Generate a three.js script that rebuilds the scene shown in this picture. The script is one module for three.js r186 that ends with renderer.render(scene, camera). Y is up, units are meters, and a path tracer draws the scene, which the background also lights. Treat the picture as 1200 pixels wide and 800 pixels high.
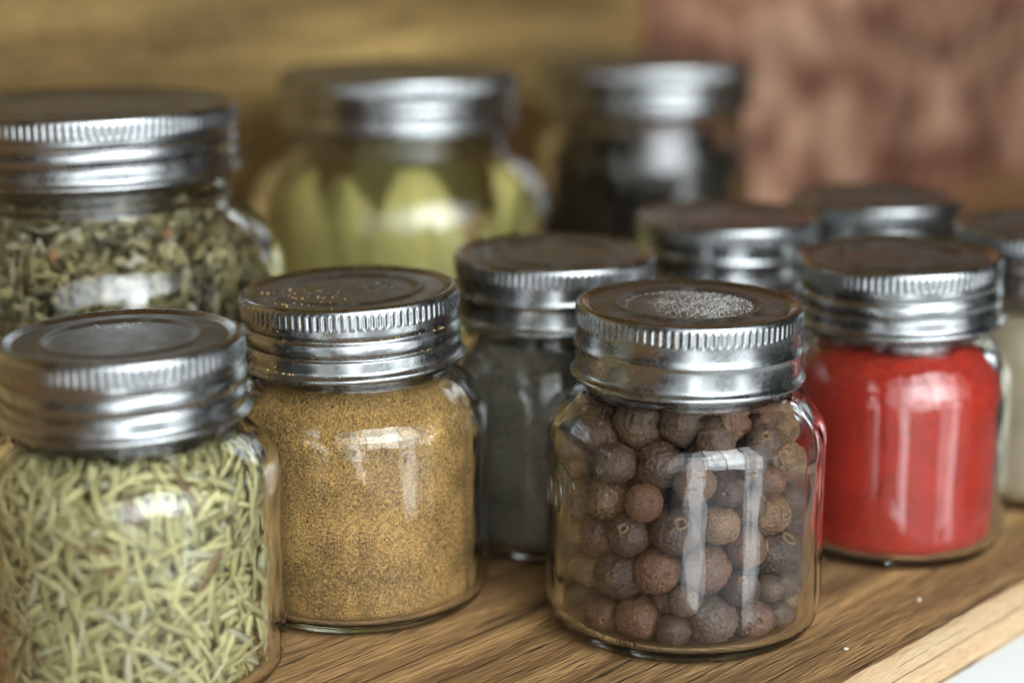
import * as THREE from 'three';
import { mergeGeometries, mergeVertices } from 'three/addons/utils/BufferGeometryUtils.js';
import { ImprovedNoise } from 'three/addons/math/ImprovedNoise.js';
import { RectAreaLightUniformsLib } from 'three/addons/lights/RectAreaLightUniformsLib.js';

// ------------------------------------------------------------------ camera, light, exposure
const scene = new THREE.Scene();
const mm = 0.001, R = THREE.MathUtils.degToRad;
const camera = new THREE.PerspectiveCamera(20.6, 1024 / 682, 0.02, 20);
camera.position.set(0, 147.7 * mm, 0);
camera.rotation.set(R(-13.8), 0, 0);
camera.focus = 0.366;
camera.userData.fStop = 5.4;
const renderer = new THREE.WebGLRenderer({ antialias: true });
renderer.setSize(1024, 682);
renderer.toneMapping = THREE.LinearToneMapping;
renderer.toneMappingExposure = 0.9;
renderer.shadowMap.enabled = true;
scene.background = new THREE.Color().setRGB(0.02, 0.02, 0.0205);   // the dim room the shelf stands in
RectAreaLightUniformsLib.init();
const WINDOW = { azimuth: 27, distance: 1.3, width: 2.3, bottom: -0.545, height: 1.85, sky: [1.2, 4.4, 9.0, 7.0, 3.4, 1.6], ground: [0.4, 2.6, 0.5, 0.6, 3.2, 0.4], target: [0.03, 0.05, -0.4] };   // glazed doors: sky in the upper panes, ground in the lower ones

// ------------------------------------------------------------------ helpers
let seed = 12345;
const rnd = () => { seed = (seed * 1664525 + 1013904223) >>> 0; return seed / 4294967296; };
const rr = (a, b) => a + (b - a) * rnd();
const clamp = (x, a, b) => Math.min(b, Math.max(a, x));
const lerp = (a, b, t) => a + (b - a) * t;
const sstep = (a, b, x) => { const t = clamp((x - a) / (b - a), 0, 1); return t * t * (3 - 2 * t); };
const perlin = new ImprovedNoise();
const noise = (x, y, z = 0.37) => perlin.noise(x, y, z);
const fbm = (x, y, z = 0.37, n = 4) => { let s = 0, a = 0.5; for (let i = 0; i < n; i++) { s += a * perlin.noise(x, y, z + i * 7.3); x *= 2.03; y *= 2.03; z *= 2.03; a *= 0.5; } return s; };
const taken = {};
const numbered = (n) => { const k = taken[n] = (taken[n] ?? -1) + 1; return k ? n + '_' + String(k).padStart(3, '0') : n; };
function mesh(name, geometry, material, parent) {
  const m = new THREE.Mesh(geometry, material);
  m.name = name; m.castShadow = m.receiveShadow = true;
  if (parent) parent.add(m);
  return m;
}
function tag(o, label, category, group, kind) {
  if (label) o.userData.label = label;
  if (category) o.userData.category = category;
  if (group) o.userData.group = group;
  if (kind) o.userData.kind = kind;
  return o;
}
function top(name, o) { o.name = numbered(name); scene.add(o); return o; }
const V = (x, y, z) => new THREE.Vector3(x, y, z);

function dataTexture(w, h, fn, srgb) {
  const d = new Uint8Array(w * h * 4);
  for (let j = 0; j < h; j++) for (let i = 0; i < w; i++) {
    const c = fn(i / w, j / h), k = (j * w + i) * 4;
    d[k] = clamp(c[0], 0, 1) * 255; d[k + 1] = clamp(c[1], 0, 1) * 255; d[k + 2] = clamp(c[2], 0, 1) * 255; d[k + 3] = 255;
  }
  const t = new THREE.DataTexture(d, w, h);
  t.wrapS = t.wrapT = THREE.RepeatWrapping; t.magFilter = THREE.LinearFilter; t.minFilter = THREE.LinearFilter;
  if (srgb) t.colorSpace = THREE.SRGBColorSpace;
  t.needsUpdate = true;
  return t;
}
// noise that repeats on a unit square: looked up on a torus grid
function tileNoise(n, sd) {
  let s = sd >>> 0; const g = new Float32Array(n * n);
  for (let i = 0; i < n * n; i++) { s = (s * 1664525 + 1013904223) >>> 0; g[i] = s / 4294967296; }
  return (u, v) => {
    const x = u * n, y = v * n, i = Math.floor(x), j = Math.floor(y); let a = x - i, b = y - j; a = a * a * (3 - 2 * a); b = b * b * (3 - 2 * b);
    const q = (p, r) => g[((r % n + n) % n) * n + ((p % n + n) % n)];
    return lerp(lerp(q(i, j), q(i + 1, j), a), lerp(q(i, j + 1), q(i + 1, j + 1), a), b);
  };
}
// smooth profile through points given in mm, in metres out
function profile(points, per = 4, sharp = false) {
  if (sharp) return points.map(([r, y]) => [r * mm, y * mm]);
  const c = new THREE.CatmullRomCurve3(points.map(([r, y]) => V(r, y, 0)), false, 'centripetal');
  return c.getPoints((points.length - 1) * per).map((p) => [Math.max(0, p.x) * mm, p.y * mm]);
}
// surface of revolution with outward faces; bend(theta, r, y, k) may move a ring point
function revolve(pts, seg, bend, flat = 0) {
  const n = pts.length, pos = [], uv = [], idx = [];
  let len = 0; const L = pts.map((p, i) => (i ? len += Math.hypot(p[0] - pts[i - 1][0], p[1] - pts[i - 1][1]) : 0));
  const rm = Math.max(...pts.map((p) => p[0]));
  for (let i = 0; i < n; i++) for (let s = 0; s <= seg; s++) {
    const th = (s % seg) / seg * Math.PI * 2; let [r, y] = pts[i];
    if (bend) [r, y] = bend(th, r, y, i);
    pos.push(r * Math.sin(th), y, r * Math.cos(th)); uv.push(s / seg * Math.PI * 2 * rm, L[i]);
  }
  if (flat) for (let i = 0; i < pos.length / 3; i++) if (Math.hypot(pos[i * 3], pos[i * 3 + 2]) < flat * mm) { uv[i * 2] = pos[i * 3]; uv[i * 2 + 1] = pos[i * 3 + 2]; }
  const a = (i, s) => i * (seg + 1) + s;
  for (let i = 0; i < n - 1; i++) for (let s = 0; s < seg; s++) {
    idx.push(a(i, s), a(i, s + 1), a(i + 1, s + 1), a(i, s), a(i + 1, s + 1), a(i + 1, s));
  }
  let vol = 0; for (let k = 0; k < idx.length; k += 3) {
    const [p, q, w] = [0, 1, 2].map((e) => idx[k + e] * 3);
    vol += pos[p] * (pos[q + 1] * pos[w + 2] - pos[q + 2] * pos[w + 1]) - pos[p + 1] * (pos[q] * pos[w + 2] - pos[q + 2] * pos[w]) + pos[p + 2] * (pos[q] * pos[w + 1] - pos[q + 1] * pos[w]);
  }
  if (vol < 0) for (let k = 0; k < idx.length; k += 3) [idx[k + 1], idx[k + 2]] = [idx[k + 2], idx[k + 1]];
  const g = new THREE.BufferGeometry();
  g.setAttribute('position', new THREE.Float32BufferAttribute(pos, 3));
  g.setAttribute('uv', new THREE.Float32BufferAttribute(uv, 2));
  g.setIndex(idx); g.computeVertexNormals();
  const N = g.attributes.normal;
  for (let i = 0; i < n; i++) {
    const p = a(i, 0), q = a(i, seg), v = V(N.getX(p) + N.getX(q), N.getY(p) + N.getY(q), N.getZ(p) + N.getZ(q)).normalize();
    N.setXYZ(p, v.x, v.y, v.z); N.setXYZ(q, v.x, v.y, v.z);
    if (pts[i][0] < 1e-7) for (let s = 0; s <= seg; s++) N.setXYZ(a(i, s), 0, Math.sign(v.y) || 1, 0);
  }
  return g;
}
const radiusAt = (inner, y) => {   // mm in, mm out
  for (let i = 1; i < inner.length; i++) if (y <= inner[i][1] && inner[i][1] > inner[i - 1][1]) return lerp(inner[i - 1][0], inner[i][0], clamp((y - inner[i - 1][1]) / (inner[i][1] - inner[i - 1][1]), 0, 1));
  return inner[inner.length - 1][0];
};

// ------------------------------------------------------------------ materials
const M = {};
M.glass = new THREE.MeshPhysicalMaterial({ color: new THREE.Color().setRGB(0.97, 0.985, 0.975), roughness: 0.0, metalness: 0, transmission: 1, thickness: 0.003, ior: 1.5 });
{
  const a = tileNoise(7, 51), b = tileNoise(40, 52), c = tileNoise(300, 53), d = tileNoise(18, 54);
  const film = dataTexture(1024, 1024, (u, v) => { const s = 0.02 + 0.16 * sstep(0.58, 0.85, 0.6 * a(u, v) + 0.4 * d(u, v)) * (0.4 + 0.6 * b(u * 3, v)) + (c(u, v) > 0.965 ? 0.12 : 0); return [s, s, s]; });
  film.repeat.set(1 / 0.06, 1 / 0.06); M.glass.roughness = 1; M.glass.roughnessMap = film;   // finger smears and specks
}
{
  const a = tileNoise(12, 5), b = tileNoise(64, 9), c = tileNoise(256, 13), d = tileNoise(512, 21);
  const smudge = dataTexture(1024, 1024, (u, v) => { const s = 0.25 + 0.11 * sstep(0.35, 0.75, a(u, v) * 0.6 + b(u, v) * 0.4) + 0.05 * (c(u, v) - 0.5) + (d(u, v) > 0.95 ? 0.12 : 0); return [s, s, s]; });
  const pit = dataTexture(1024, 1024, (u, v) => { const s = 0.5 + 0.2 * (d(u, v) - 0.5) + 0.25 * (c(u * 1, v) - 0.5) + 0.3 * (b(u, v) - 0.5); return [s, s, s]; });
  for (const t of [smudge, pit]) t.repeat.set(1 / 0.04, 1 / 0.04);
  M.lid = new THREE.MeshStandardMaterial({ color: new THREE.Color().setRGB(0.4, 0.415, 0.42), metalness: 1, roughness: 1, roughnessMap: smudge, bumpMap: pit, bumpScale: 0.000008 });
}
M.plate = M.lid.clone(); M.plate.color.setRGB(0.3, 0.305, 0.305); M.plate.roughness = 1.6;   // dull tin
// wood: grain runs along u
function wood(o) {
  const n1 = (u, v) => fbm(u * o.lowU, v * o.highV, o.z, 5);
  const col = [], W = o.wide ?? 1024, H = 1024, h = new Float32Array(W * H);
  const fibre = tileNoise(512, o.seed), blot = tileNoise(6, o.seed + 3);
  const map = dataTexture(W, H, (u, v) => {
    const warp = 0.02 * fbm(u * 2.2, v * 3, o.z + 3, 3);
    const g = n1(u, v + warp), rings = 0.5 + 0.5 * Math.sin((v + warp * 2.2) * o.rings + 5 * fbm(u * 0.8, v * 3, o.z + 9, 3));
    const f = fibre(u * 0.16, v) - 0.5, pore = sstep(0.80, 0.95, fibre(u * 0.05 + 0.3, v * (o.poreV ?? 1) + 0.1)) * o.pores;
    const crack = sstep(0.93, 0.985, 1 - Math.abs(fbm(u * 0.9, v * 13 + 3, o.z + 17, 3)) * 2.6) * o.cracks;
    let t = clamp(0.5 + g * o.contrast + (rings - 0.5) * o.ring + f * o.fibre, 0, 1);
    const p = blot(u, v), k = 1 - 0.5 * pore - 0.55 * crack;
    h[clamp(Math.floor(v * H), 0, H - 1) * W + clamp(Math.floor(u * W), 0, W - 1)] = clamp(0.75 * t + 0.25 - 0.45 * pore - 0.8 * crack, 0, 1);
    return [0, 1, 2].map((c) => (lerp(o.dark[c], o.light[c], t) * lerp(1 - o.blot, 1 + o.blot, p) + (o.tint ? o.tint[c] * sstep(0.55, 0.85, p) : 0)) / 255 * k);
  }, true);
  const bump = dataTexture(W, H, (u, v) => { const x = h[Math.floor(v * H) * W + Math.floor(u * W)]; return [x, x, x]; });
  for (const t of [map, bump]) { t.wrapS = t.wrapT = THREE.MirroredRepeatWrapping; t.repeat.set(1 / o.size[0], 1 / o.size[1]); if (o.offset) t.offset.set(...o.offset); }
  return new THREE.MeshStandardMaterial({ map, bumpMap: bump, bumpScale: o.bump, roughness: o.rough ?? 0.75 });
}
M.shelf = wood({ lowU: 2.6, highV: 16, z: 1.7, seed: 77, rings: 70, wide: 2048, poreV: 0.5, contrast: 0.8, ring: 0.25, fibre: 0.7, pores: 1.0, cracks: 0.6, blot: 0.12, dark: [112, 82, 50], light: [200, 158, 104], size: [0.3, 0.11], bump: 0.0004, rough: 0.62 });
M.edge = wood({ lowU: 3, highV: 9, z: 4.1, seed: 31, rings: 30, contrast: 0.7, ring: 0.12, fibre: 0.35, pores: 0.4, cracks: 0.7, blot: 0.1, dark: [165, 130, 92], light: [222, 196, 158], size: [0.2, 0.08], bump: 0.0008 });
M.back = wood({ lowU: 3, highV: 20, z: 8.3, seed: 91, rings: 60, contrast: 1.0, ring: 0.25, fibre: 0.4, pores: 0.4, cracks: 0.4, blot: 0.2, dark: [104, 80, 42], light: [214, 180, 112], size: [0.35, 0.25], bump: 0.0006 });
M.side = wood({ lowU: 17, highV: 24, z: 12.9, seed: 17, rings: 20, contrast: 1.9, ring: 0.3, fibre: 0.3, pores: 0.3, cracks: 0.3, blot: 0.2, dark: [106, 62, 43], light: [212, 168, 138], tint: [10, -18, -22], size: [0.4, 0.5], bump: 0.0006 });
M.cabinet = new THREE.MeshStandardMaterial({ color: 0xc9c8c4, roughness: 0.6 });
M.paint = new THREE.MeshStandardMaterial({ color: 0xe6e6e2, roughness: 0.6 });
{
  const a = tileNoise(170, 3), b = tileNoise(340, 8), c = tileNoise(9, 4), d = tileNoise(60, 41);
  const grain = dataTexture(1024, 1024, (u, v) => { const s = 0.76 + 0.36 * (a(u, v) - 0.5) + 0.36 * (b(u, v) - 0.5) + 0.24 * (c(u, v) - 0.5) - 0.3 * sstep(0.78, 0.95, a(u + 0.31, v + 0.77)); return [s, s * 0.99, s * 0.96]; }, true);
  const relief = dataTexture(1024, 1024, (u, v) => { const s = 0.5 + 0.5 * (a(u, v) - 0.5) + 0.3 * (b(u, v) - 0.5) + 0.3 * (d(u, v) - 0.5); return [s, s, s]; });
  const fine = dataTexture(1024, 1024, (u, v) => { const s = 0.8 + 0.22 * (b(u, v) - 0.5) + 0.1 * (d(u, v) - 0.5) + 0.1 * (c(u, v) - 0.5); return [s, s, s]; }, true);
  for (const t of [grain, relief, fine]) t.repeat.set(1 / 0.05, 1 / 0.05);
  const pw = (r, g, b2, map, bs) => new THREE.MeshStandardMaterial({ color: new THREE.Color().setRGB(r, g, b2), map, bumpMap: relief, bumpScale: bs, roughness: 1 });
  M.cumin = pw(0.82, 0.49, 0.17, grain, 0.00045);
  M.paprika = pw(0.88, 0.05, 0.02, fine, 0.0004);
  M.pale = pw(0.85, 0.7, 0.46, fine, 0.0002);
  M.pepper = pw(0.42, 0.38, 0.3, grain, 0.0006);
  M.brown = pw(0.3, 0.2, 0.1, grain, 0.0003);
}
M.plant = new THREE.MeshStandardMaterial({ vertexColors: true, roughness: 0.85 });
M.berry = [[1, 1, 1], [1.3, 1.05, 0.92], [0.72, 0.68, 0.7], [1.8, 1.65, 1.3]].map((c) => new THREE.MeshStandardMaterial({ color: new THREE.Color().setRGB(...c), vertexColors: true, roughness: 0.52 }));
M.calyx = new THREE.MeshStandardMaterial({ color: new THREE.Color().setRGB(0.3, 0.18, 0.1), roughness: 0.85 });
M.crumb = new THREE.MeshStandardMaterial({ color: new THREE.Color().setRGB(0.75, 0.7, 0.6), roughness: 0.9 });
M.lint = new THREE.MeshStandardMaterial({ color: new THREE.Color().setRGB(0.5, 0.49, 0.46), roughness: 1 });
M.dust = new THREE.MeshStandardMaterial({ color: new THREE.Color().setRGB(0.55, 0.36, 0.13), roughness: 1 });

// ------------------------------------------------------------------ shelf, walls, window
const ALONG = 42.4, along = V(Math.sin(R(ALONG)), 0, -Math.cos(R(ALONG))), inward = V(-Math.cos(R(ALONG)), 0, -Math.sin(R(ALONG)));
const P0 = V(85 * mm, 0, -354.8 * mm);                       // a point on the front edge of the board
const place = (s, b, y) => P0.clone().addScaledVector(along, s).addScaledVector(inward, b).setY(y);
const frame = new THREE.Matrix4().makeBasis(along, V(0, 1, 0), inward.clone().negate()).setPosition(P0);   // x along the edge, z out of the shelf
const DEPTH = 0.29, SEAM = 0.268, END = 1.1, START = -0.55, THICK = 0.0135;
function slab(name, material, s0, s1, y0, y1, z0, z1, ns, ny, nz, move) {
  const g = new THREE.BoxGeometry(s1 - s0, y1 - y0, z1 - z0, ns, ny, nz); g.translate((s0 + s1) / 2, (y0 + y1) / 2, (z0 + z1) / 2);
  const p = g.attributes.position, n = g.attributes.normal, uv = g.attributes.uv;
  for (let i = 0; i < p.count; i++) {
    const [x, y, z] = [p.getX(i), p.getY(i), p.getZ(i)], ax = Math.abs(n.getX(i)), ay = Math.abs(n.getY(i));
    if (ay > 0.5) uv.setXY(i, x, z); else if (ax > 0.5) uv.setXY(i, z, y); else uv.setXY(i, x, y);
    if (move) { const q = move(x, y, z); p.setXYZ(i, ...q); }
  }
  g.computeVertexNormals();
  const m = mesh(name, g, material); m.applyMatrix4(frame); m.matrixAutoUpdate = true;
  return m;
}
{
  // board: grid top with a chipped, slightly wandering front arris
  const chip = (x) => 0.0006 * fbm(x * 60, 2.1, 0.4, 4) + 0.0007 * Math.max(0, noise(x * 160, 7.7) - 0.15);
  const board = new THREE.Group(); board.applyMatrix4(frame);
  const topGeo = new THREE.PlaneGeometry(END - START, DEPTH, 1100, 60); topGeo.rotateX(-Math.PI / 2); topGeo.translate((END + START) / 2, 0, -DEPTH / 2);
  { const p = topGeo.attributes.position, uv = topGeo.attributes.uv;
    for (let i = 0; i < p.count; i++) { const x = p.getX(i); let z = p.getZ(i), y = 0.00012 * fbm(x * 20, z * 60, 0.7, 3) - 0.0001; const near = sstep(-0.012, 0, z);
      z += near * (chip(x) - 0.0006); y -= near * near * 0.0003; uv.setXY(i, x + 0.55, -z); p.setXYZ(i, x, y, z); } topGeo.computeVertexNormals(); }
  mesh('plank_top', topGeo, M.shelf, board);
  // rounded arris and sawn front face, below it the underside
  const rows = [[0, -0.0003], [0.0003, -0.0005], [0.0006, -0.001], [0.0008, -0.0018], [0.0008, -0.004], [0.0008, -0.0075], [0.0008, -0.0115], [0.0006, -0.0128], [0.0002, -0.0134], [-0.001, -0.0135]];
  const N = 1400, pos = [], uv = [], idx = [];
  rows.forEach(([dz, y], j) => { for (let i = 0; i <= N; i++) { const x = lerp(START, END, i / N), w = sstep(0, -0.003, y), r = 0.00025 * fbm(x * 90, y * 300, 5, 3) * w;
    pos.push(x, y + (j ? 0.00012 * noise(x * 40, 3.3) - 0.0001 : 0.00012 * fbm(x * 20, 0, 0.7, 3) - 0.0001), chip(x) * (1 - 0.5 * w) - 0.0006 + dz + r); uv.push(x, y); } });
  for (let j = 0; j < rows.length - 1; j++) for (let i = 0; i < N; i++) { const a = j * (N + 1) + i, b = a + N + 1; idx.push(a, b, b + 1, a, b + 1, a + 1); }
  const eg = new THREE.BufferGeometry(); eg.setAttribute('position', new THREE.Float32BufferAttribute(pos, 3)); eg.setAttribute('uv', new THREE.Float32BufferAttribute(uv, 2)); eg.setIndex(idx); eg.computeVertexNormals();
  mesh('sawn_edge', eg, M.edge, board).userData.label = 'pale sawn front edge of the board';
  const ug = new THREE.BoxGeometry(END - START, THICK - 0.0015, DEPTH - 0.003); ug.translate((END + START) / 2, -THICK / 2 - 0.0005, -DEPTH / 2 - 0.001);
  mesh('plank_core', ug, M.edge, board);
  top('shelf_board', board); tag(board, 'rough brown wooden shelf board with pale sawn front edge under the jars', 'shelf');
}
tag(top('back_wall', slab('x', M.back, START, SEAM, -0.012, 0.5, -DEPTH - 0.02, -DEPTH - 0.0005, 1, 1, 1)), 'yellow brown wooden back wall behind the tall jars', null, null, 'structure');
{
  const s = slab('x', M.side, SEAM + 0.0006, END, -0.012, 0.5, -DEPTH - 0.02, -DEPTH + 0.003, 1, 1, 1);
  const uv = s.geometry.attributes.uv; for (let i = 0; i < uv.count; i++) uv.setXY(i, uv.getY(i), uv.getX(i));
  tag(top('board_wall', s), 'pinkish brown wooden wall panel with upright grain', null, null, 'structure');
}
tag(top('upper_shelf', slab('x', M.back, START, END, 0.23, 0.244, -DEPTH, -0.005, 1, 1, 1)), 'wooden shelf board above the jars', null, null, 'structure');
{
  const g = new THREE.BoxGeometry(4, 0.04, 4); g.translate(0.9, -0.57, 0.6);
  tag(top('white_cabinet', slab('x', M.cabinet, START, END, -0.54, -0.03, -DEPTH, -0.03, 1, 1, 1)), 'white painted cabinet front below the shelf board', null, null, 'structure');
  tag(top('white_floor', mesh('x', g, M.paint)), 'white painted floor below the shelf', null, null, 'structure');
}
{
  const W = WINDOW, win = new THREE.Group(), a = R(W.azimuth);
  win.position.set(W.target[0] + Math.sin(a) * W.distance, W.bottom + W.height / 2, W.target[2] + Math.cos(a) * W.distance);
  win.lookAt(V(W.target[0], win.position.y, W.target[2]));
  const bar = 0.026, cols = 6, rows = 3, pw = (W.width - bar * (cols + 1)) / cols, ph = (W.height - bar * (rows + 1)) / rows;
  const glow = [...W.ground, ...W.sky].map((e) => new THREE.MeshStandardMaterial({ color: 0x000000, emissive: new THREE.Color().setRGB(0.93, 0.98, 1), emissiveIntensity: e * 0.5, roughness: 0.3 }));
  const bx = (name, w, h, d, x, y, z, m) => { const g = new THREE.BoxGeometry(w, h, d); g.translate(x, y, z); return mesh(name, g, m, win); };
  const X = (c) => -W.width / 2 + bar + pw / 2 + c * (pw + bar), Y = (r) => -W.height / 2 + bar + ph / 2 + r * (ph + bar);
  for (const s of [-1, 1]) { bx('stile', bar, W.height, 0.05, s * (W.width - bar) / 2, 0, 0.012, M.paint); bx('rail', W.width - 2 * bar, bar, 0.05, 0, s * (W.height - bar) / 2, 0.012, M.paint); }
  for (let c = 1; c < cols; c++) bx('mullion', bar, W.height - 2 * bar, 0.045, X(c) - (pw + bar) / 2, 0, 0.012, M.paint);
  for (let r = 1; r < rows; r++) for (let c = 0; c < cols; c++) bx('muntin', pw, bar, 0.04, X(c), Y(r) - (ph + bar) / 2, 0.012, M.paint);
  for (let r = 0; r < rows; r++) for (let c = 0; c < cols; c++) {
    const up = r > 0 ? 1 : 0, g = new THREE.PlaneGeometry(pw, ph); g.translate(X(c), Y(r), 0); mesh('window_pane', g, glow[up * cols + c], win);
    const L = new THREE.RectAreaLight(new THREE.Color().setRGB(0.89, 0.96, 1), up ? W.sky[c] : W.ground[c], pw * 0.99, ph * 0.99); L.name = 'window_light';
    L.position.set(X(c), Y(r), 0.004); L.rotation.y = Math.PI; win.add(L);
  }
  tag(top('glazed_door', win), 'white framed glazed door with daylit panes facing the shelf', null, null, 'structure');
}

// ------------------------------------------------------------------ jars
const SMALL = {
  outer: [[0, 1.0], [14, 0.9], [19, 0.3], [21.5, 0.0], [23.4, 0.5], [24.9, 1.9], [25.7, 3.9], [26, 6.5], [26, 14], [26, 24], [26, 33], [25.8, 36.4], [25.2, 39.4], [24, 42.2], [22.4, 44.6], [20.9, 46.2], [20.1, 47.1], [20.0, 47.8], [20.6, 48.4], [20.7, 49.0], [20.2, 49.6], [19.7, 50.4], [19.6, 55], [19.6, 61], [19.3, 62.2], [18.4, 62.5]],
  inner: [[0, 2.2], [10, 2.2], [19.0, 2.3], [21.6, 2.9], [22.7, 4.4], [23, 7], [23, 20], [23, 33], [22.6, 36.2], [21.8, 39], [20.3, 41.4], [18.4, 43.6], [17.2, 45.4], [16.7, 47.2], [16.6, 52], [16.6, 60], [16.9, 61.8], [17.6, 62.4]],
  lidR: 22.5, lidH: 15, height: 64.6, ridges: 90,
};
const BIG = {
  outer: [[0, 1.4], [26, 1.2], [34, 0.4], [38, 0.1], [40.8, 0.9], [42.8, 2.9], [43.8, 5.8], [44, 9], [44, 20], [44, 36], [44, 52], [43.7, 56], [42.6, 60], [40.6, 63.6], [37.6, 66.6], [34.6, 68.7], [32.4, 70.3], [31.6, 71.8], [32.4, 72.9], [32.5, 73.7], [31.6, 74.5], [31.0, 76], [32.0, 77], [31.0, 78], [31, 84], [31, 90], [30.6, 91.4], [29.6, 91.8]],
  inner: [[0, 5.0], [20, 5.0], [32, 5.2], [36.6, 6.2], [39, 8.6], [39.8, 12], [39.8, 30], [39.8, 51], [39.4, 55], [38.3, 58.6], [36.2, 61.8], [33.4, 64.6], [30.6, 67], [28.6, 69.6], [27.8, 72.5], [27.6, 80], [27.6, 89.5], [28, 91], [28.6, 91.7]],
  lidR: 34, lidH: 15.5, height: 93, ridges: 130,
};
const remap = (k, f, g) => ({ ...k, outer: k.outer.map(([r, y]) => [f(r, y), y]), inner: k.inner.map(([r, y]) => [g(r, y), y]) });
// the wide little jar has a broader body and squarer shoulders, the straight tall one is hardly wider than its lid
const WIDE = remap(SMALL, (r, y) => y > 46.6 ? r : Math.min(28.1, r + 2.1 * sstep(10, 22, r) + (y > 30 ? 0.9 * Math.sin(clamp((y - 33) / 13, 0, 1) * Math.PI) : 0)), (r, y) => y > 45.2 ? r : Math.min(25.1, r + 2.1 * sstep(10, 20, r) + (y > 30 ? 0.8 * Math.sin(clamp((y - 33) / 12, 0, 1) * Math.PI) : 0)));
const STRAIGHT = remap(BIG, (r) => r > 32 ? 32 + (r - 32) * 0.25 : r, (r) => r > 28 ? 28 + (r - 28) * 0.25 : r);
for (const k of [SMALL, BIG, WIDE, STRAIGHT]) {
  for (const list of [k.outer, k.inner]) for (const p of list) if (p[1] > 18) p[1] += 2;
  k.height += 2;
  k.glass = revolve([...profile(k.outer, 4), ...profile(k.inner, 4).reverse()], 200, (th, r, y) => [r + (r > 0.8 * k.lidR * mm ? 0.0002 * fbm(Math.sin(th) * r * 130, y * 110, Math.cos(th) * r * 130 + k.height, 3) + 0.00011 * fbm(Math.sin(th) * r * 420, y * 22, Math.cos(th) * r * 420 + k.height, 2) : 0), y]);
  k.lid = lidGeometry(k, false); k.lidPlain = lidGeometry(k, true); k.disc = discGeometry(k);
}
function lidGeometry(k, plain) {
  const D = k.lidR, H = k.lidH, o = (r, y) => [D + r, y * H / 15];
  const out = [];
  for (let i = 0; i <= 10; i++) { const a = lerp(-2.6, 1.35, i / 10); out.push([D + 0.35 + 0.62 * Math.cos(a), 0.66 + 0.62 * Math.sin(a)]); }     // rolled bead
  if (plain) out.push(o(0.02, 1.7), o(-0.05, 2.2), o(-0.1, 2.8), o(-0.12, 3.6), o(-0.12, 4.4), o(-0.1, 5.1), o(0.02, 5.6), o(0.26, 6.0), o(0.34, 6.35), o(0.26, 6.7), o(0.04, 7.1), o(-0.04, 7.6), o(-0.05, 8.4), o(-0.04, 9.2), o(-0.02, 9.9), o(0, 10.4));
  else out.push(o(-0.02, 1.75), o(0.0, 2.3), o(0.02, 3.2), o(0.02, 4.0), o(-0.03, 4.4), o(-0.4, 4.8), o(-0.45, 5.1), o(-0.1, 5.5), o(0.12, 6.1), o(0.17, 6.9), o(0.12, 7.6), o(-0.06, 8.1), o(-0.42, 8.45), o(-0.42, 8.75), o(-0.1, 9.1), o(0.0, 9.6), o(0.0, 10.4));
  for (let i = 0; i <= 8; i++) out.push(o(0.06, lerp(10.7, 13.6, i / 8)));
  for (let i = 0; i <= 8; i++) { const a = i / 8 * Math.PI * 0.72; out.push([D - 1.0 + 1.0 * Math.cos(a), H - 1.05 + 1.0 * Math.sin(a)]); }
  const c = D / 22.5, f = H;
  out.push([D - 2.2, f - 0.5], [D - 2.7, f - 0.85], [D - 3.3, f - 0.95], [D - 4.2, f - 0.95], [16.2 * c, f - 0.92], [15.4 * c, f - 0.8], [14.9 * c, f - 0.5], [14.4 * c, f - 0.45], [13.9 * c, f - 0.62], [13.4 * c, f - 1.05], [12.8 * c, f - 1.15], [9 * c, f - 1.13], [4 * c, f - 1.08], [0, f - 1.05]);
  const inn = [[0, f - 1.6], [13 * c, f - 1.6], [D - 1.6, f - 1.5], [D - 1.0, f - 2], [D - 0.95, 6], [D - 0.9, 1.2], [D - 0.5, 0.6]];
  const pts = [...inn.reverse(), ...out].map(([r, y]) => [r * mm, y * mm]);
  return revolve(pts, k.ridges * 8, (th, r, y) => {
    const Y = y / mm * 15 / H, Q = r / mm;
    if (Q < D - 0.8) return [r, y + 0.00008 * fbm(r * 90 * Math.sin(th), r * 90 * Math.cos(th), 3.3, 3)];
    const band = sstep(10.6, 11.2, Y) * sstep(14.0, 13.4, Y);
    const ridge = 0.09 - 0.24 * Math.pow(0.5 + 0.5 * Math.cos(th * k.ridges), 2.2);
    const helix = 0.9 * sstep(4.2, 5, Y) * sstep(9.6, 8.6, Y) * Math.sin(th);
    const dent = 0.06 * fbm(Math.sin(th) * 3, Math.cos(th) * 3, Y * 0.25, 3) * (1 - band);
    return [r + (band * ridge + dent) * mm, y + helix * mm * 0.55];
  }, D - 2.4);
}
function discGeometry(k) {   // the flat sealing plate pressed into the screw band
  const c = k.lidR / 22.5, f = k.lidH, D = k.lidR;
  const pts = [[0, f - 1.3], [D - 3.2, f - 1.2], [D - 2.75, f - 0.9], [D - 2.9, f - 0.72], [D - 3.4, f - 0.66], [D - 4.4, f - 0.68], [16.2 * c, f - 0.7], [15.4 * c, f - 0.6], [14.9 * c, f - 0.28], [14.4 * c, f - 0.22], [13.9 * c, f - 0.4], [13.4 * c, f - 0.8], [12.8 * c, f - 0.9], ...Array.from({ length: 16 }, (_, i) => [lerp(12 * c, 0, i / 15), f - lerp(0.9, 0.8, i / 15)])];
  return revolve(pts.map(([r, y]) => [r * mm, y * mm]), 160, (th, r, y) => [r, y + 0.00006 * fbm(r * 120 * Math.sin(th), r * 120 * Math.cos(th), 3.3, 3)], 99);
}
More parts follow.
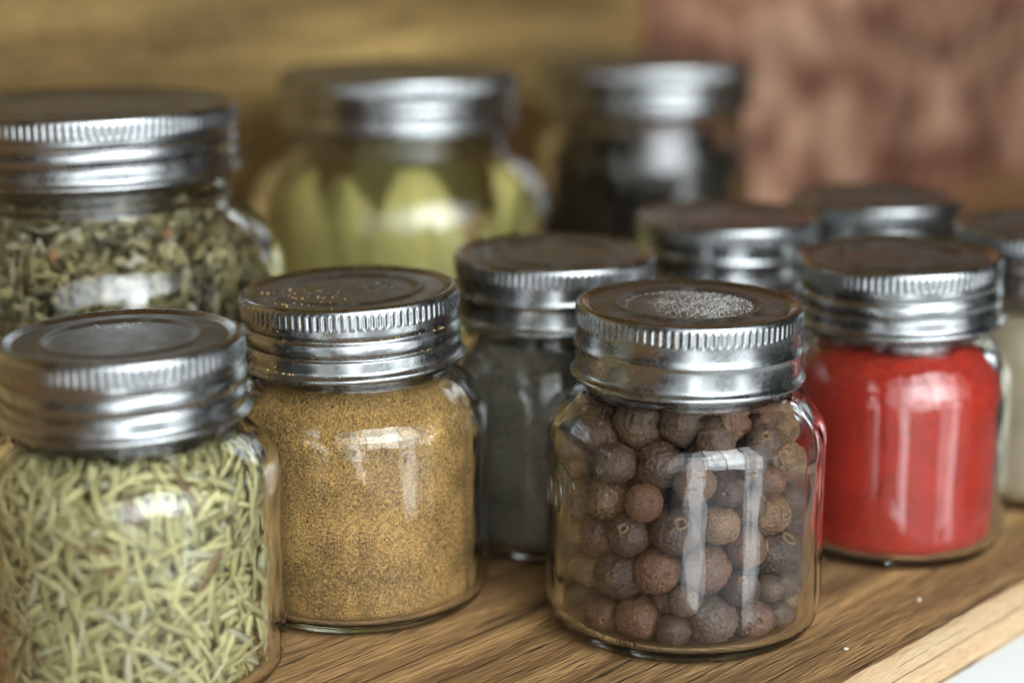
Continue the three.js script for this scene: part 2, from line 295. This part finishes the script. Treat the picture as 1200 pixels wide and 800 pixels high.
// name, kind, x, z (mm), turn, lid tilt (degrees, about the viewing axis), label
function jar(name, k, x, z, turn, tilt, label, plate, scale = 1, plain = false) {
  const g = new THREE.Group(); g.position.set(x * mm, 0.0002, z * mm); g.rotation.y = R(turn); g.scale.setScalar(scale);
  mesh('glass_body', k.glass, M.glass, g);
  const lid = mesh('lid', plain ? k.lidPlain : k.lid, M.lid, g); lid.position.y = (k.height - k.lidH) * mm;
  if (tilt) { lid.quaternion.setFromAxisAngle(V(Math.sin(R(-turn)), 0, Math.cos(R(-turn))), R(tilt)); }
  mesh('sealing_plate', k.disc, plate, lid);
  top(name, g); tag(g, label, 'jar');
  return g;
}
const jars = {
  green: jar('spice_jar', WIDE, -71.6, -335, 20, 1.2, 'small glass jar of pale green rosemary needles with grey screw lid', M.plate),
  cumin: jar('spice_jar', WIDE, -33, -377, 140, 1.8, 'small glass jar of golden brown ground cumin with dusty screw lid', M.plate),
  pepper: jar('spice_jar', WIDE, 35, -363, 250, -0.6, 'small glass jar of round brown allspice berries with shiny screw lid', M.plate, 1, true),
  red: jar('spice_jar', SMALL, 87, -412, 75, 1.5, 'small glass jar of bright red paprika powder', M.plate),
  black: jar('spice_jar', SMALL, 9.6, -415.7, 310, 0, 'small glass jar of dark ground pepper behind the cumin and allspice jars', M.plate, 1, true),
  middle: jar('spice_jar', SMALL, 54, -463, 190, 0, 'small metal lidded jar behind the allspice jar, beside the red jar', M.plate, 1, true),
  corner: jar('spice_jar', SMALL, 96, -492, 30, 0, 'small metal lidded jar by the pinkish wall, behind the red jar', M.plate),
  pale: jar('spice_jar', SMALL, 131, -450, 100, 0, 'small glass jar of pale beige powder beyond the red jar', M.plate),
  herb: jar('storage_jar', BIG, -99, -435, 35, 0.5, 'tall wide glass jar of crumbled dried herb leaves', M.plate, 1.03),
  bay: jar('storage_jar', BIG, -32.6, -540, 200, 0, 'tall wide glass jar of olive green bay leaves', M.plate),
  dark: jar('storage_jar', STRAIGHT, 44, -625, 100, 0, 'tall glass jar with dark contents by the wooden corner', M.plate, 0.95),
};
jars.dark.scale.set(1.04, 0.95, 1.04);   // a squat one

// ------------------------------------------------------------------ pressed and moulded marks
{
  const curve = (pts, r, seg = 90) => new THREE.TubeGeometry(new THREE.CatmullRomCurve3(pts), seg, r, 6);
  const script = []; for (let i = 0; i <= 60; i++) { const t = i / 60, a = t * Math.PI * 11; script.push(V((-8.6 + 17.2 * t + 1.5 * Math.sin(a)) * mm, (SMALL.lidH - 0.86) * mm, (1.2 * Math.sin(t * 5) - (1.6 + 1.3 * Math.sin(t * 9) ** 2) * Math.cos(a) - 1.2 * (t - 0.5)) * mm)); }
  const lid = jars.cumin.children.find((c) => c.name === 'lid');
  const g = curve(script, 0.5 * mm, 400); g.translate(0, -(SMALL.lidH - 0.86) * mm, 0); g.scale(1, 0.42, 1); g.translate(0, (SMALL.lidH - 0.86) * mm, 0); g.applyMatrix4(new THREE.Matrix4().makeRotationY(R(-140 + 18)));
  mesh('pressed_script', g, M.plate, lid).userData.label = 'pressed cursive mark in the lid plate';
  const on = (th, y, r) => V(r * Math.sin(th) * mm, y * mm, r * Math.cos(th) * mm), loop = (th0, y0, w, h) => { const p = []; for (let i = 0; i < 26; i++) { const a = i / 26 * Math.PI * 2; p.push(on(th0 + w / 26 * Math.cos(a), y0 + h * Math.sin(a), 28.1)); } return new THREE.TubeGeometry(new THREE.CatmullRomCurve3(p, true), 60, 0.34 * mm, 7, true); };
  const c = R(-72 - 250), arc = []; for (let i = 0; i <= 20; i++) { const a = lerp(2.7, 0.2, i / 20); arc.push(on(c + 8 / 26 * Math.cos(a), 33 + 5.5 * Math.sin(a) - 1.4, 28.05)); }
  mesh('moulded_emblem', mergeGeometries([loop(c - 0.09, 29.5, 1.5, 3.1), loop(c + 0.08, 29.5, 1.3, 2.9), new THREE.TubeGeometry(new THREE.CatmullRomCurve3(arc.filter((p) => p.y < 0.0365)), 40, 0.3 * mm, 7)]), M.glass, jars.pepper).userData.label = 'raised oval mark moulded in the glass';
}

// ------------------------------------------------------------------ contents
const inside = (k, y, gap = 0.3) => radiusAt(k.inner, y) - gap;
function powder(name, j, k, fill, material, label, rough = 0.6) {
  fill += 2;
  const bottom = k.inner[0][1] + 0.15, ys = []; for (let i = 0; i <= 60; i++) ys.push(lerp(bottom, fill, i / 60));
  const pts = [[0, bottom * mm], [8 * mm, bottom * mm]];
  for (const y of ys) pts.push([inside(k, y + 0.02, 0.25) * mm, y * mm]);
  const rt = pts[pts.length - 1][0];
  for (let i = 1; i <= 14; i++) pts.push([rt * (1 - i / 14), fill * mm]);
  const n0 = 2 + ys.length, off = rnd() * 50;
  const g = revolve(pts, 200, (th, r, y, i) => {
    const s = Math.sin(th), c = Math.cos(th), topY = fill + rough * 2.4 * fbm(s * 1.6 + off, c * 1.6, 1.1, 4);
    let Y = y / mm; if (i >= n0 - 20) Y = i < n0 ? lerp(ys[n0 - 22 < 0 ? 0 : 40], topY, (i - (n0 - 20)) / 19) : topY + rough * 1.8 * fbm(r * 160 * s + off, r * 160 * c, 3.1, 3);
    let Q = i >= 2 && i < n0 ? inside(k, Y, 0.25 + 0.12 * Math.max(0, 0.4 + fbm(s * 5 + off, c * 5, Y * 0.2, 3))) : r / mm;
    return [Q * mm, Y * mm];
  });
  const m = mesh('x', g, material); m.position.copy(j.position); m.rotation.y = rnd() * 6;
  return tag(top(name, m), label, 'spice', null, 'stuff');
}
powder('cumin_powder', jars.cumin, WIDE, 46.4, M.cumin, 'golden brown ground cumin filling the small jar', 0.5);
powder('paprika_powder', jars.red, SMALL, 44.0, M.paprika, 'bright red paprika powder filling the small jar', 1.0);
powder('pale_powder', jars.pale, SMALL, 44, M.pale, 'pale beige ground spice filling the small jar');
powder('ground_pepper', jars.black, SMALL, 45, M.pepper, 'dark grey brown ground pepper in the jar behind the cumin jar');
powder('brown_powder', jars.middle, SMALL, 40, M.brown, 'brown ground spice in the jar behind the allspice jar');
powder('brown_powder', jars.corner, SMALL, 38, M.brown, 'brown ground spice in the jar by the pinkish wall');

// thin strip or blade bent round the inside of a jar: s runs along, t across; all in mm and cylindrical coordinates
function curvedPiece(out, col, o) {
  const n = o.n ?? 5, tint = o.color, base = out.pos.length / 3;
  for (let i = 0; i <= n; i++) {
    const t = i / n, s = (t - 0.5) * o.length, w = o.width * (o.taper ? Math.pow(Math.sin(Math.PI * clamp(t * 0.92 + 0.04, 0, 1)), o.taper) : 1) * 0.5;
    const bend = o.curve * (t - 0.5) * (t - 0.5) * 4;
    const across = [[-w, 0], [0, o.thick / 2], [w, 0], [0, -o.thick / 2]];
    for (const [q, d] of across) {
      const a = s * Math.cos(o.turn) - (q + bend) * Math.sin(o.turn), b = s * Math.sin(o.turn) + (q + bend) * Math.cos(o.turn);
      const Y = clamp(o.y + b, o.y0, o.y1), lim = inside(o.k, Y, 0.3);
      let r = Math.min(o.r + s * o.lean + d + (o.cup ?? 0) * q * q, lim); const th = o.th + a / Math.max(6, o.r);
      out.pos.push(r * Math.sin(th) * mm, Y * mm, r * Math.cos(th) * mm); const f = 0.94 + 0.12 * t; out.col.push(tint[0] * f, tint[1] * f, tint[2] * f);
    }
  }
  for (let i = 0; i < n; i++) for (let q = 0; q < 4; q++) { const a = base + i * 4 + q, b = base + i * 4 + (q + 1) % 4; out.idx.push(a, b, b + 4, a, b + 4, a + 4); }
  out.idx.push(base, base + 2, base + 1, base, base + 3, base + 2); const e = base + n * 4; out.idx.push(e, e + 1, e + 2, e, e + 2, e + 3);
}
function built(out) {
  const g = new THREE.BufferGeometry(); g.setAttribute('position', new THREE.Float32BufferAttribute(out.pos, 3)); g.setAttribute('color', new THREE.Float32BufferAttribute(out.col, 3)); g.setIndex(out.idx); g.computeVertexNormals(); return g;
}
function heap(name, j, k, count, fill, make, label, scale = 1) {
  fill += 2;
  const out = { pos: [], col: [], idx: [] };
  for (let i = 0; i < count; i++) { const y = rr(k.inner[0][1] + 0.8, fill), lim = inside(k, y, 0.5), deep = Math.pow(rnd(), 1.3); curvedPiece(out, null, { k, y, y0: k.inner[0][1] + 0.2, y1: fill + 1.5, th: rnd() * Math.PI * 2, r: lim - deep * Math.min(lim - 6, make.depth), ...make.piece() }); }
  const m = mesh('x', built(out), M.plant); m.position.copy(j.position); m.scale.setScalar(scale);
  return tag(top(name, m), label, 'spice', null, 'stuff');
}
heap('rosemary_needles', jars.green, WIDE, 4600, 42.5, { depth: 8, piece: () => { const p = rnd(), v = rr(0.75, 1.2);
  const c = p < 0.74 ? [0.68 * v, 0.62 * v, 0.31 * v] : p < 0.9 ? [0.50 * v, 0.44 * v, 0.19 * v] : p < 0.985 ? [0.72 * v, 0.68 * v, 0.46 * v] : [0.3, 0.2, 0.1];
  return { length: rr(4, 13), width: rr(0.9, 2.2), thick: rr(0.3, 0.6), curve: rr(-0.45, 0.45), turn: rnd() * Math.PI, lean: rr(-0.12, 0.12), taper: rr(0.15, 0.6), color: c, n: 4 }; } }, 'curled pale green dried rosemary needles filling the jar');
heap('dried_herb_flakes', jars.herb, BIG, 9000, 70, { depth: 9, piece: () => { const p = rnd(), v = rr(0.6, 1.25);
  const c = p < 0.5 ? [0.33 * v, 0.28 * v, 0.125 * v] : p < 0.8 ? [0.55 * v, 0.48 * v, 0.28 * v] : p < 0.92 ? [0.12 * v, 0.10 * v, 0.05 * v] : p < 0.97 ? [0.62 * v, 0.58 * v, 0.44 * v] : [0.4, 0.22, 0.1];
  const stalk = rnd() < 0.2; return { length: stalk ? rr(6, 13) : rr(1.5, 5.5), width: stalk ? rr(0.25, 0.5) : rr(1, 3.4), thick: 0.2, curve: rr(-0.4, 0.4), turn: rnd() * Math.PI, lean: rr(-0.3, 0.3), cup: rr(-0.05, 0.04), taper: rr(0.4, 1.2), color: c, n: 4 }; } }, 'crumbled olive and beige dried herb leaves filling the tall jar', 1.03);
heap('dark_leaf_flakes', jars.dark, STRAIGHT, 1500, 60, { depth: 6, piece: () => { const v = rr(0.5, 1.3); return { length: rr(5, 12), width: rr(3, 6), thick: 0.4, curve: rr(-1, 1), turn: rnd() * Math.PI, lean: rr(-0.3, 0.3), taper: 0.7, color: [0.05 * v, 0.038 * v, 0.022 * v], n: 4 }; } }, 'dark brown dried leaf pieces filling the jar in the corner', 0.95).scale.set(1.03, 0.95, 1.03);

// bay leaves, each a thing
{
  const k = BIG, spots = Array.from({ length: 20 }, (_, i) => [-1.6 + (i * 0.618 % 1) * 3.2 + (i > 16 ? 2.6 : 0), i % 3, rr(34, 44)]);
  spots.forEach(([th, layer, y], n) => {
    const N = 16, A = 8, L = rr(46, 60), W = rr(27, 36), turn = Math.PI / 2 + rr(-0.7, 0.7), r0 = 38.9 - (n % 8) * 1.5, v = rr(0.8, 1.2), wave = rr(0, 6), base = n % 8 === 6 ? [0.48, 0.32, 0.12] : [0.52 * v, 0.46 * v, 0.15 * v];
    const pos = [], col = [], idx = [];
    for (const side of [1, -1]) for (let i = 0; i <= N; i++) for (let q = 0; q <= A; q++) {
      const t = i / N, w = W / 2 * Math.pow(Math.sin(Math.PI * Math.pow(t, 0.85)), 0.65), s = (t - 0.5) * L, c = (q / A - 0.5) * 2, x = c * w;
      const a = s * Math.cos(turn) - x * Math.sin(turn), b = s * Math.sin(turn) + x * Math.cos(turn), Y = clamp(y + b, 5.3, 69);
      const rib = Math.abs(c) < 0.1 ? 0.35 : 0.18, r = Math.min(r0 + 0.3 * Math.sin(t * 5 + wave) - Math.abs(c) * 0.8 + side * rib, inside(k, Y, 0.3) + (side - 1) * 0.2), f = Math.abs(c) < 0.1 ? 1.3 : 1 + 0.25 * fbm(t * 6, c * 3, n, 3), h = th + a / 40;
      pos.push(r * Math.sin(h) * mm, Y * mm, r * Math.cos(h) * mm); col.push(base[0] * f, base[1] * f, base[2] * f);
    }
    const H = (N + 1) * (A + 1); for (let sd = 0; sd < 2; sd++) for (let i = 0; i < N; i++) for (let q = 0; q < A; q++) { const a = sd * H + i * (A + 1) + q, b = a + A + 1; if (sd === 0) idx.push(a, a + 1, b + 1, a, b + 1, b); else idx.push(a, b + 1, a + 1, a, b, b + 1); }
    const g = new THREE.BufferGeometry(); g.setAttribute('position', new THREE.Float32BufferAttribute(pos, 3)); g.setAttribute('color', new THREE.Float32BufferAttribute(col, 3)); g.setIndex(idx); g.computeVertexNormals();
    const m = mesh('x', g, M.plant); m.position.copy(jars.bay.position);
    tag(top('bay_leaf', m), (n % 8 === 6 ? 'brownish' : 'olive green') + ' dried bay leaf standing in the tall jar', 'leaf', 'bay leaves in the tall jar');
  });
}

// allspice berries: dropped into the jar and settled
{
  const k = WIDE, N = 212, B = [];
  for (let i = 0; i < N; i++) { const r = lerp(2.7, 4.9, Math.pow(rnd(), 1.2)); B.push({ r, x: rr(-13, 13), y: 8 + i * 0.45 + rr(0, 2), z: rr(-13, 13) }); }
  for (let it = 0; it < 900; it++) {
    const g = it < 700 ? 0.12 : 0.04;
    for (const b of B) b.y -= g;
    for (let rep = 0; rep < 2; rep++) {
      for (let i = 0; i < N; i++) { const p = B[i]; for (let j = i + 1; j < N; j++) {
        const q = B[j], dx = q.x - p.x, dy = q.y - p.y; if (Math.abs(dx) > 10 || Math.abs(dy) > 10) continue; const dz = q.z - p.z, d2 = dx * dx + dy * dy + dz * dz, m = p.r + q.r;
        if (d2 < m * m && d2 > 1e-9) { const d = Math.sqrt(d2), f = (m - d) / d * 0.5; p.x -= dx * f; p.y -= dy * f; p.z -= dz * f; q.x += dx * f; q.y += dy * f; q.z += dz * f; }
      } }
      for (const b of B) { if (b.y < 2.4 + b.r) b.y = 2.4 + b.r; const lim = Math.min(inside(k, clamp(b.y, 9, 35)), inside(k, Math.min(b.y + b.r * 0.6, 48)) + b.r * 0.12, 24) - b.r, h = Math.hypot(b.x, b.z), lo = b.y < 9 ? lim - 0.12 * (9 - b.y) : lim; if (h > lo) { b.x *= lo / h; b.z *= lo / h; } if (it > 650 && b.y > 47 - b.r * 0.4) b.y = 47 - b.r * 0.4; }
    }
  }
  const variants = [];
  for (let v = 0; v < 6; v++) {
    const g0 = new THREE.IcosahedronGeometry(1, 18); g0.deleteAttribute('uv'); g0.deleteAttribute('normal'); const g = mergeVertices(g0, 1e-5), p = g.attributes.position, col = [];
    for (let i = 0; i < p.count; i++) {
      const d = V(p.getX(i), p.getY(i), p.getZ(i)).normalize(), w = fbm(d.x * 2 + v * 9, d.y * 2, d.z * 2, 3), cr = fbm(d.x * 8 + v * 5, d.y * 8, d.z * 8, 3), cell = Math.abs(cr), pim = noise(d.x * 17 + v, d.y * 17, d.z * 17);
      const ang = Math.acos(clamp(d.y, -1, 1)), pit = sstep(0.24, 0.06, ang);
      const h = 1 + 0.07 * w + 0.13 * (cell - 0.15) + 0.09 * pim + 0.04 * noise(d.x * 31, d.y * 31 + v, d.z * 31) - 0.16 * pit + (v % 2 ? 0.04 * d.y : -0.05 * d.y * d.y);
      p.setXYZ(i, d.x * h, d.y * h, d.z * h);
      const t = clamp(0.42 + 1.8 * (cell - 0.12) + 0.9 * pim, 0, 1), m = clamp(0.5 + 0.8 * w, 0, 1);
      col.push(lerp(0.056, 0.25, t) * lerp(0.8, 1.2, m), lerp(0.033, 0.15, t) * lerp(0.8, 1.2, m), lerp(0.024, 0.096, t));
    }
    g.setAttribute('color', new THREE.Float32BufferAttribute(col, 3)); g.computeVertexNormals(); variants.push(g);
  }
  const rings = [0.24, 0.18].map((rad, q) => { const g = new THREE.TorusGeometry(rad, 0.06 + q * 0.02, 8, 22); g.rotateX(Math.PI / 2); const p = g.attributes.position; for (let i = 0; i < p.count; i++) { const a = Math.atan2(p.getZ(i), p.getX(i)), f = 1 + 0.05 * Math.sin(a * 4 + q) + 0.06 * Math.sin(a * 3); p.setXYZ(i, p.getX(i) * f, p.getY(i) * (1.2 + 0.3 * Math.sin(a * 5 + 1)) + 0.965, p.getZ(i) * f); } g.computeVertexNormals(); return g; });
  B.forEach((b, i) => {
    const o = new THREE.Group(); const tone = rnd() < 0.13 ? 3 : Math.floor(rnd() * 3), ringed = rnd() < 0.6; mesh('skin', variants[i % 6], M.berry[tone], o);
    if (ringed) mesh('calyx_ring', rings[i % 2], M.calyx, o);
    o.scale.setScalar(b.r * 0.985 * mm); o.position.set(jars.pepper.position.x + b.x * mm, b.y * mm + 0.0002, jars.pepper.position.z + b.z * mm);
    const out = V(b.x + rr(-22, 22), rr(-24, 24), b.z + rr(-22, 22)).normalize();
    o.quaternion.setFromUnitVectors(V(0, 1, 0), out).multiply(new THREE.Quaternion().setFromAxisAngle(V(0, 1, 0), rnd() * 6));
    top('allspice_berry', o); tag(o, (b.r > 4.2 ? 'large ' : b.r < 3.4 ? 'small ' : '') + 'wrinkled ' + ['brown', 'reddish brown', 'dark brown', 'pale tan'][tone] + ' allspice berry ' + (ringed ? 'with a ringed tip' : 'without a ringed tip') + ' in the glass jar', 'berry', 'allspice berries filling the glass jar');
  });
}

// ------------------------------------------------------------------ small details: grains on the cumin lid, crumbs on the board
{
  const g = new THREE.IcosahedronGeometry(0.16 * mm, 0), n = 260, im = new THREE.InstancedMesh(g, M.dust, n), m4 = new THREE.Matrix4(), jp = jars.cumin.position, base = SMALL.height - SMALL.lidH;
  for (let i = 0; i < n; i++) {
    const onTop = rnd() < 0.45, th = rr(-1.7, 1.4) - (onTop ? 0 : rnd() * 0.5); let r, y;
    if (onTop) { r = Math.sqrt(rnd()) * 20; y = base + 15 - (r < 13 ? 0.95 : 0.75) + 0.35 * (Math.abs(r - 14.6) < 0.9 ? 1 : 0); } else { const q = rnd(); y = base + (q < 0.35 ? 5.3 : q < 0.6 ? 8.9 : q < 0.8 ? 1.5 : rr(2, 12)); r = 22.5 - (q < 0.6 ? 0.35 : -0.1); }
    m4.compose(V(r * Math.sin(th) * mm, y * mm, r * Math.cos(th) * mm), new THREE.Quaternion().setFromEuler(new THREE.Euler(rnd() * 6, rnd() * 6, 0)), V(1, 1, 1).multiplyScalar(rr(0.5, 1.3)));
    im.setMatrixAt(i, m4);
  }
  im.position.copy(jp); tag(top('spice_dust', im), 'fine golden spice grains scattered on the cumin jar lid', 'dust', null, 'stuff');
}
// pale dust lying on two lids, thickest in the pressed rings
for (const [j, n, r0, r1, t0, t1, label] of [[jars.pepper, 5200, 0, 12.8, 0, 6.283, 'pale grey dust lying on the allspice jar lid'], [jars.green, 520, 8, 13.4, 1.0, 3.9, 'pale grey dust lying on the rosemary jar lid']]) {
  const im = new THREE.InstancedMesh(new THREE.IcosahedronGeometry(0.1 * mm, 0), M.lint, n), m4 = new THREE.Matrix4();
  for (let i = 0; i < n; i++) {
    const r = Math.sqrt(lerp(r0 * r0, r1 * r1, rnd())), th = lerp(t0, t1, rnd()), y = SMALL.height - (r > 12 ? 0.84 : lerp(0.8, 0.9, r / 12)) + 0.02;
    const keep = fbm(r * Math.sin(th) * 0.14 + n, r * Math.cos(th) * 0.14, 0.5, 3) > -0.06 + (rnd() - 0.5) * 0.5 ? 1 : 0.4;
    m4.compose(V(r * Math.sin(th) * mm, y * mm, r * Math.cos(th) * mm), new THREE.Quaternion().setFromEuler(new THREE.Euler(rnd() * 6, rnd() * 6, 0)), V(1, 0.6, 1).multiplyScalar(rr(0.4, 1.25) * keep)); im.setMatrixAt(i, m4);
  }
  im.position.copy(j.position); tag(top('lid_dust', im), label, 'dust', null, 'stuff');
}
{
  const bits = [[86, -372, 0.45], [66, -346, 0.4]];
  bits.forEach(([x, z, s]) => {
    const g = mergeVertices(new THREE.IcosahedronGeometry(1, 2).deleteAttribute('uv').deleteAttribute('normal')), p = g.attributes.position;
    for (let i = 0; i < p.count; i++) { const f = 1 + 0.9 * fbm(p.getX(i) * 1.4 + x, p.getY(i) * 1.4, p.getZ(i) * 1.4 + z, 3); p.setXYZ(i, p.getX(i) * f * 1.4, p.getY(i) * f * 0.7, p.getZ(i) * f); }
    g.computeVertexNormals(); const m = mesh('x', g, M.crumb); m.scale.setScalar(s * mm); m.position.set(x * mm, s * 0.55 * mm, z * mm); m.rotation.y = x;
    tag(top('crumb', m), 'tiny pale crumb lying on the wooden shelf board', 'crumb', 'crumbs on the shelf board');
  });
}
renderer.render(scene, camera);
